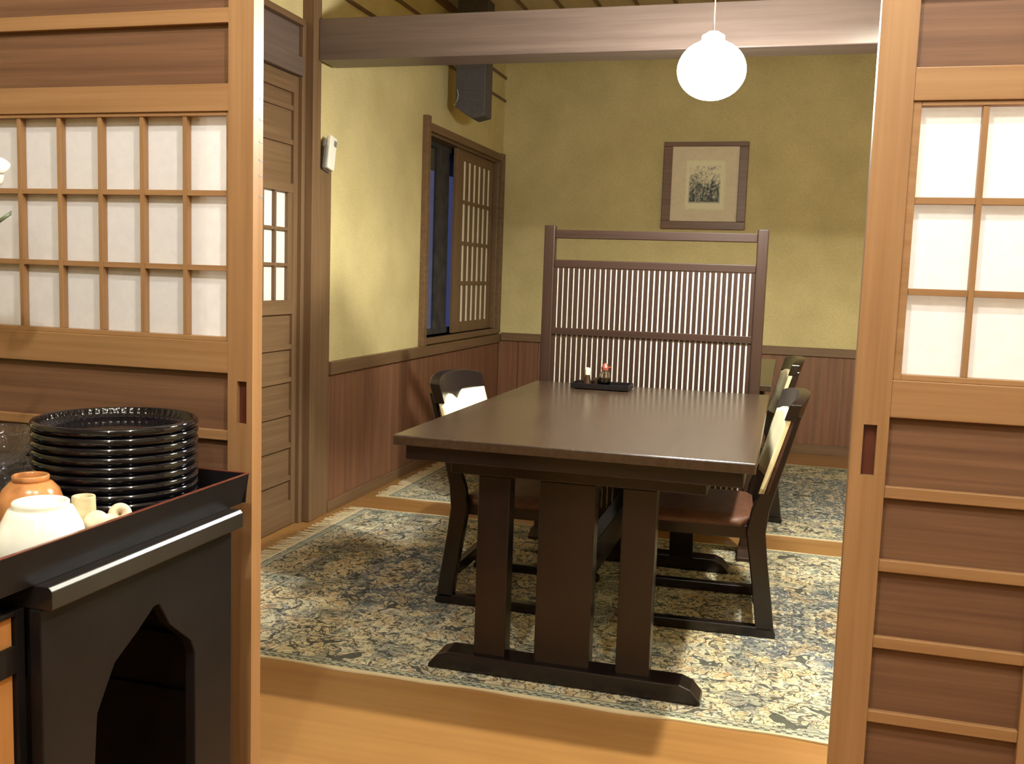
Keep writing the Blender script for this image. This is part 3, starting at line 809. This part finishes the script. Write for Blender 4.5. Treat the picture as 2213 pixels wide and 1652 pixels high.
# ================================================================= WALL THINGS
def remote():
    t = thing('wall_remote', 'white remote in a grey holder on the left wall', 'remote', (-2.05, 4.09, 1.675))
    R_ = Matrix.Rotation(math.radians(-11), 4, 'X')
    m = MB().box(.012, .034, -.030, .034, -.080, .072, R_); m.build('body', 'white_plastic', t, .006)
    m = MB().box(.0342, .0352, .004, .028, .030, .056, R_); m.build('display', 'grey_plastic', t)
    m = MB().box(0, .0115, -.036, .036, -.085, .055, R_); m.box(.0118, .026, -.046, -.032, -.085, .02, R_)
    m.build('holder', 'grey_plastic', t, .002)
remote()
def speaker():
    t = thing('speaker', 'dark box speaker hanging below the ceiling beyond the beam', 'speaker', (-1.88, 5.6, 2.32))
    O = (-1.88, 5.6, 2.32)
    MB().prism([(-1.972, CZ - .002), (-1.972, 2.130), (-1.864, 2.062), (-1.788, 2.080), (-1.788, CZ - .002)], 5.60, 5.74, 1).build('box', 'dark_plastic', t, .004, origin=O)
    m = MB()
    for i in range(14):
        z = 2.10 + i * .014
        m.box(-1.955, -1.800, 5.5965, 5.5995, z, z + .006) if z > 2.14 else m.box(-1.875, -1.80, 5.5965, 5.5995, z, z + .006)
    m.build('grille', 'dark_plastic', t, origin=O)
    pts = [(-1.976, 5.66, 2.31), (-1.979, 5.655, 2.25), (-1.958, 5.592, 2.23), (-1.950, 5.591, 2.20), (-1.958, 5.592, 2.165), (-1.975, 5.592, 2.14)]
    MB().tube(pts, .002, 6).build('cord', 'cord_pale', t, origin=O)
speaker()

# ================================================================= CONDIMENTS ON THE TABLE
TZ = .7055 + RZ * 0
t = thing('condiment_tray', 'small black condiment tray on the far end of the near table', 'tray', (-.710, 3.90, TZ))
m = MB(); m.box(-.114, .114, -.062, .062, .004, .010)
m.build('tray_base', 'lacquer_satin', t, .002)
m = MB(); m.box(-.117, .117, -.067, -.062, .004, .024); m.box(-.117, .117, .062, .067, .004, .024); m.box(-.117, -.114, -.062, .062, .004, .024); m.box(.114, .117, -.062, .062, .004, .024)
m.build('rim', 'lacquer_satin', t, .001)
for sx in (-1, 1): MB().box(sx * .085 - .012, sx * .085 + .012, -.05, .05, 0, .004).build('foot', 'lacquer_satin', t)
tz = TZ + .0103
t = thing('sauce_bottle', 'soy sauce bottle with red cap on the condiment tray', 'bottle', (-.700, 3.895, tz))
MB().lathe([(0, 0), (.020, 0), (.022, .004), (.022, .036), (.0215, .0365), (0, .0365)], 28).build('sauce', 'soy', t, smooth=False)
MB().lathe([(.0223, .001), (.0228, .040), (.0215, .052), (.014, .062), (.013, .066), (.0125, .066), (.0125, .062), (.0205, .052), (.0221, .040), (.0221, .037)], 28).build('glass_body', 'bottle_glass', t, smooth=True)
MB().lathe([(0, .0665), (.015, .0665), (.0155, .078), (.011, .086), (.006, .094), (0, .094)], 24).build('cap', 'red_cap', t)
MB().tube([(.012, -.004, .074), (.024, -.008, .081)], .0035, 8).build('spout', 'red_cap', t)
t = thing('shaker', 'dark shaker with cream cap left of the soy bottle', 'shaker', (-.771, 3.89, tz))
MB().lathe([(0, 0), (.016, 0), (.0165, .004), (.013, .036), (.010, .044), (0, .044)], 24).build('jar', 'soy', t)
MB().lathe([(0, .0445), (.0105, .0445), (.011, .068), (.009, .073), (0, .074)], 24).build('cap', 'cream_cap', t)
t = thing('pepper_pot', 'squat dark pot between the shaker and the soy bottle', 'pot', (-.738, 3.915, tz))
MB().lathe([(0, 0), (.013, 0), (.015, .006), (.014, .020), (.0, .020)], 24).build('pot', 'soy', t)
MB().lathe([(0, .0203), (.0135, .0203), (.009, .030), (.003, .033), (0, .033)], 24).build('lid', 'soy', t)

# ================================================================= BLACK TABLE AND TRAY IN FRONT
BT = .70
def black_table():
    O = (-1.33, 1.33, 0)
    t = thing('lacquer_table', 'black lacquered table with arched legs in the lower left corner', 'table', O)
    def b(m, nm, mat, bev=.002): return m.build(nm, mat, t, bev, origin=O)
    prof = [(-1.70, .666), (-.957, .666), (-.955, .668), (-.955, .6937), (-.9607, .70), (-1.70, .70)]
    MB().prism(prof, 1.092, 1.585, 1).build('top', 'lacquer_top', t, .0012, origin=O)
    # side panels: two broad legs joined under an arch
    arch = [(1.09, 0), (1.19, 0), (1.197, .388), (1.204, .467), (1.245, .532), (1.30, .562), (1.343, .590), (1.356, .590), (1.385, .545), (1.446, .495), (1.457, .470), (1.457, 0), (1.575, 0), (1.575, .6655), (1.09, .6655)]
    for x in (-.993, -1.68):
        b(MB().prism(arch, x, x + .02, 0), 'side_panel', 'lacquer_satin')
    for y in (1.10, 1.545):
        b(MB().box(-1.66, -.993, y, y + .02, .56, .6655), 'cross_rail', 'lacquer_satin')
    b(MB().box(-1.66, -.993, 1.566, 1.574, .04, .56), 'added_shade_panel', 'lacquer_satin', .001)  # black sheet added to stand in for the shade under the table
    for z in (.335, .445): b(MB().box(-1.66, -.993, 1.556, 1.5658, z - .008, z + .008), 'added_shade_rail', 'lacquer_satin', .002)  # added too, standing for door rails dimly seen through the arch
black_table()
def cabinet():
    O = (-1.30, .88, 0)
    t = thing('wooden_cabinet', 'orange wooden cabinet with black band in front of the black table', 'cabinet', O)
    def b(m, nm, mat, bev=.002): return m.build(nm, mat, t, bev, origin=O)
    b(MB().box(-1.6, -1.006, .70, 1.074, 0, .66), 'carcass', 'cabinet', .003)
    b(MB().box(-1.006, -1.000, .70, 1.076, .578, .618), 'band', 'lacquer_satin', .001)
    b(MB().box(-1.012, -.9995, 1.0745, 1.0895, 0, .668), 'corner_post', 'lacquer_satin', .001)
    b(MB().box(-1.6, -1.0, .70, 1.0745, .6605, .668), 'top', 'lacquer_satin', .001)
cabinet()
TR0 = BT + .0005
def tray():
    x0, x1, y0, y1 = -1.66, -.988, .86, 1.632
    O = (-1.32, 1.25, TR0)
    t = thing('serving_tray', 'large black lacquer tray with red rim on the black table', 'tray', O)
    def b(m, nm, mat, bev=.001): return m.build(nm, mat, t, bev, origin=O)
    b(MB().box(x0, x1, y0, y1, TR0, TR0 + .006), 'tray_floor', 'lacquer_satin')
    h = .055; f = .008
    m = MB()
    def wall(a, bq, inn):   # flared wall between two floor corners
        pass
    m.prism([(x1, TR0), (x1 + .004, TR0), (x1 + f + .004, TR0 + h), (x1 + f - .001, TR0 + h)], y0, y1 + f, 1)
    m.prism([(x0, TR0), (x0 - .004, TR0), (x0 - f - .004, TR0 + h), (x0 - f + .001, TR0 + h)], y0, y1 + f, 1)
    m.prism([(y1, TR0), (y1 + .004, TR0), (y1 + f + .004, TR0 + h), (y1 + f - .001, TR0 + h)], x0 - f, x1 + f, 0)
    m.prism([(y0, TR0), (y0 - .004, TR0), (y0 - f - .004, TR0 + h), (y0 - f + .001, TR0 + h)], x0 - f, x1 + f, 0)
    b(m, 'wall', 'lacquer_satin', 0)
    m = MB(); z = TR0 + h
    m.box(x1 + f - .0015, x1 + f + .0045, y0 - f, y1 + f + .005, z, z + .002); m.box(x0 - f - .0045, x0 - f + .0015, y0 - f, y1 + f + .005, z, z + .002)
    m.box(x0 - f, x1 + f - .0015, y1 + f - .001, y1 + f + .005, z, z + .002); m.box(x0 - f, x1 + f - .0015, y0 - f - .005, y0 - f + .001, z, z + .002)
    r = b(m, 'rim', 'red_lacquer', .0006); r['label'] = 'thin red rim'
tray()
FZ = TR0 + .0063

# --- stacked black basket plates
PC = (-1.146, 1.476); PITCH = .0160
def make_plate(label, z):
    t = thing('basket_plate', label, 'plate', (PC[0], PC[1], z), group='stack of black basket plates')
    R = .1405
    prof = [(0, .001), (.105, .001), (.122, .002), (.129, .007), (.1328, .0086)]
    for i in range(13):   # thick rounded rim
        prof.append((.1345 + .0064 * math.cos(-PI * .55 + i * PI * 1.25 / 12), .0165 + .0076 * math.sin(-PI * .55 + i * PI * 1.25 / 12)))
    prof += [(.1300, .0155), (.126, .0105), (.119, .0058), (.10, .0045), (0, .0045)]
    n0 = 5
    def rf(r, z, a, k):
        if r > .11 and k > n0 + 12: return r + .0016 * math.cos(a * 60)   # fluted inner wall
        return r
    MB().lathe(prof, 240, rfun=rf).build('plate', 'lacquer', t, smooth=True)
    return t
order = ['bottom', 'second', 'third', 'fourth', 'fifth', 'sixth', 'seventh', 'eighth', 'ninth', 'top']
p0 = make_plate('black fluted basket plate lying at the bottom of the stack', FZ)
for i in range(1, 10):
    lab = 'black fluted basket plate on top of the stack' if i == 9 else 'black basket plate, %s from the bottom of the stack' % order[i]
    dup(p0, (PC[0], PC[1], FZ + PITCH * i), 0, lab, 'stack of black basket plates')

# --- cups and bowls turned upside down
def inv_cup(name, label, cat, c, r, h, mat, footr, group=None):
    t = thing(name, label, cat, (c[0], c[1], FZ), group=group)
    fh = .010
    H = h - fh
    out = [(r * .985, 0), (r, .004), (r * .985, H * .35), (r * .92, H * .62), (r * .78, H * .86), (footr * 1.12, H * .985), (footr * .98, H)]
    inn = [(footr * .8, H - .006), (r * .74, H * .80), (r * .88, H * .58), (r * .945, H * .34), (r * .955, .003)]
    MB().lathe([(0, H - .001)] + [(footr * .5, H)] + out[::-1] + inn[::-1] + [(0, H - .006)], 48).build('body', mat, t, smooth=True)
    MB().lathe([(footr * .84, H - .0005), (footr * .96, H - .0005), (footr, H + .004), (footr, h - .0015), (footr * .95, h), (footr * .86, h), (footr * .80, h - .002), (footr * .80, H)], 48).build('foot_ring', mat, t, smooth=True)
    return t
inv_cup('tea_bowl', 'orange brown tea bowl upside down in front of the plate stack', 'bowl', (-1.149, 1.272), .054, .102, 'orange_china', .028, 'upturned tea bowls')
inv_cup('tea_bowl', 'orange brown tea bowl upside down at the left photo edge', 'bowl', (-1.262, 1.262), .052, .088, 'orange_china', .027, 'upturned tea bowls')
inv_cup('rice_bowl', 'white bowl upside down in front of the orange tea bowl', 'bowl', (-1.055, 1.187), .064, .087, 'white_china', .040, 'upturned white bowls')
inv_cup('rice_bowl', 'white bowl upside down at the left edge of the tray', 'bowl', (-1.137, 1.098), .051, .075, 'white_china', .032, 'upturned white bowls')
def cup(name, label, cat, c, r, h, mat, th=.004, tilt=0., group=None, tiltz=0.):
    t = thing(name, label, cat, (c[0], c[1], FZ), group=group)
    prof = [(0, 0), (r * .9, 0), (r, .003), (r * .97, h * .6), (r * .93, h - .0015), (r * .88, h), (r * .93 - th, h - .001), (r * .9 - th, h * .4), (0, h * .35)]
    MB().lathe(prof, 36).build('cup', mat, t, smooth=True); return t
cup('bamboo_cup', 'small sand coloured cylinder cup beside the white bowl', 'cup', (-1.046, 1.268), .0190, .078, 'sand_china', .006)
def knob(name, label, c, h, r, hole, group):
    t = thing(name, label, 'pottery', (c[0], c[1], FZ), group=group)
    zc = h - r
    MB().lathe([(0, 0), (r * .72, 0), (r * .78, .003), (r * .55, zc - r * .75), (0, zc - r * .75)], 28).build('foot', 'pale_china', t, smooth=True)
    ax = Vector((.60, -.72, .36)).normalized() if hole else Vector((0, 0, 1))
    rot = Vector((0, 0, 1)).rotation_difference(ax).to_matrix().to_4x4()
    mat_ = Matrix.Translation((0, 0, zc)) @ rot
    if hole:
        prof = [(0, -r * .8)] + [(r * (.56 + .44 * math.cos(a)) if a > -1.2 else r * .7, r * .62 * math.sin(a) + 0) for a in [-1.15 + k_ * .29 for k_ in range(14)]] + [(r * .12, -r * .25), (0, -r * .3)]
    else:
        prof = [(0, -r)] + [(r * math.sin(a), -r * math.cos(a)) for a in [PI * k_ / 14 for k_ in range(1, 14)]] + [(0, r)]
    MB().lathe(prof, 32, mat=mat_).build('head', 'pale_china', t, smooth=True)
    return t
knob('pottery_knob', 'pale round pottery knob next to the sand coloured cylinder', (-1.008, 1.250), .062, .0185, False, 'pale pottery pieces')
knob('pottery_knob', 'tiny pale pottery piece between the round knob and the ring', (-1.010, 1.280), .050, .0090, False, 'pale pottery pieces')
knob('pottery_knob', 'pale pottery ring with dark hole at the tray rim', (-1.007, 1.304), .062, .0180, True, 'pale pottery pieces')

# --- hobnail glass bowls
def glass_bowl(label, z, flip=False):
    t = thing('glass_bowl', label, 'bowl', (-1.422, 1.47, z), group='hobnail glass bowls')
    prof = [(0, 0), (.045, 0), (.052, .004), (.066, .018), (.076, .034), (.080, .052), (.082, .062), (.080, .0635), (.077, .062), (.075, .050), (.071, .035), (.061, .020), (.047, .008), (0, .006)]
    def rf(r, zz, a, k):
        if 2 <= k <= 6: return r + .0022 * math.cos(a * 22 + k * PI)
        return r
    MB().lathe(prof, 132, rfun=rf).build('bowl', 'glass', t, smooth=True); return t
g1 = glass_bowl('knobbly clear glass bowl, lower of two left of the plates', FZ)
dup(g1, (-1.422, 1.47, FZ + .062), 0, 'knobbly clear glass bowl, upper of two left of the plates', 'hobnail glass bowls')

# --- orchid at the left edge
def orchid():
    base = (-1.556, 1.305)
    t = thing('orchid', 'white flowering orchid whose petals reach in at the left edge', 'plant', (base[0], base[1], FZ))
    pot = MB().lathe([(0, 0), (.042, 0), (.046, .004), (.056, .09), (.060, .096), (.060, .104), (.054, .104), (.052, .096), (.048, .02), (0, .018)], 40).build('pot', 'white_china', t, smooth=True)
    MB().lathe([(0, .086), (.049, .086), (.049, .080), (0, .080)], 24).build('bark', 'night_wood', t)
    st = [(0, 0, .085), (.01, .02, .25), (.03, .05, .40), (.07, .085, .52), (.12, .11, .585), (.165, .125, .60)]
    MB().tube(st, .003, 8).build('stem', 'leaf', t, smooth=True)
    def leaf(tip, wd, bend, name='leaf', mat='leaf', root=(0, 0, .087)):
        root = Vector(root); tip = Vector(tip); side = (tip - root).cross(Vector((0, 0, 1))).normalized()
        def f(u, v, s):
            p = root.lerp(tip, u) + Vector((0, 0, 1)) * bend * 4 * u * (1 - u)
            w_ = wd * math.sin(PI * min(1, .08 + u * .92)) ** .8
            return p + side * w_ * (v - .5) * 2 + Vector((0, 0, .006 * abs(v - .5) * 2 + (.0015 if s == 0 else 0)))
        MB().grid_solid(f, 14, 4).build(name, mat, t, smooth=True)
    leaf((.24, .12, .520), .014, .06)
    leaf((-.15, .1, .15), .022, .10); leaf((-.05, -.17, .14), .022, .10); leaf((.12, -.12, .20), .02, .08)
    def petal_ring(c, tilt, sc):
        for k_ in range(5):
            a = k_ * 2 * PI / 5 + tilt
            # petals lie in a plane facing the camera side
            u = Vector((math.cos(a) * .82, math.cos(a) * .57, math.sin(a)))
            tip = Vector(c) + u * sc; root = Vector(c) + u * .004
            side = u.cross(Vector((.57, -.82, .1))).normalized()
            def f(q, v, s, root=root, tip=tip, side=side):
                p = root.lerp(tip, q); w_ = sc * .42 * math.sin(PI * min(1, .1 + q * .88)) ** .7
                return p + side * w_ * (v - .5) * 2 + Vector((.57, -.82, .1)) * (.004 * math.sin(q * PI) + (.001 if s == 0 else 0))
            MB().grid_solid(f, 8, 4).build('petal', 'petal', t, smooth=True)
    petal_ring((.186, .130, .602), .22, .034)
    petal_ring((.150, .105, .640), .5, .034)
    petal_ring((.10, .10, .60), .8, .034)
orchid()

# ================================================================= WORLD, CAMERA
wd = bpy.data.worlds.new('dusk'); S.world = wd; wd.use_nodes = True
bgn = wd.node_tree.nodes['Background']; bgn.inputs[0].default_value = (.20, .24, .52, 1); bgn.inputs[1].default_value = .30

cam = bpy.data.cameras.new('camera'); co = bpy.data.objects.new('camera', cam); COL.objects.link(co)
F_PX, YAW, PITCH_, ROLL = 2112.83, 15.623351653, -6.205738691, 1.90787998
yaw, pit, rol = (math.radians(v) for v in (YAW, PITCH_, ROLL))
fwd = Vector((-math.sin(yaw) * math.cos(pit), math.cos(yaw) * math.cos(pit), math.sin(pit)))
right = Vector((math.cos(yaw), math.sin(yaw), 0)); up = right.cross(fwd)
r2 = math.cos(rol) * right + math.sin(rol) * up; u2 = -math.sin(rol) * right + math.cos(rol) * up
mw = Matrix(((r2.x, u2.x, -fwd.x, 0), (r2.y, u2.y, -fwd.y, 0), (r2.z, u2.z, -fwd.z, 1.15), (0, 0, 0, 1)))
co.matrix_world = mw
cam.sensor_fit = 'HORIZONTAL'; cam.sensor_width = 36.; cam.lens = F_PX * 36. / 2213.
cam.clip_start = .02; cam.clip_end = 100
S.camera = co

S.view_settings.view_transform = 'Standard'; S.view_settings.look = 'None'
S.view_settings.exposure = 0.; S.view_settings.gamma = 1.; S.view_settings.use_curve_mapping = False
S.cycles.use_denoising = True
S.cycles.max_bounces = 10; S.cycles.diffuse_bounces = 5; S.cycles.glossy_bounces = 4; S.cycles.transparent_max_bounces = 8
S.cycles.sample_clamp_indirect = 6.
S.cycles.caustics_reflective = False; S.cycles.caustics_refractive = False
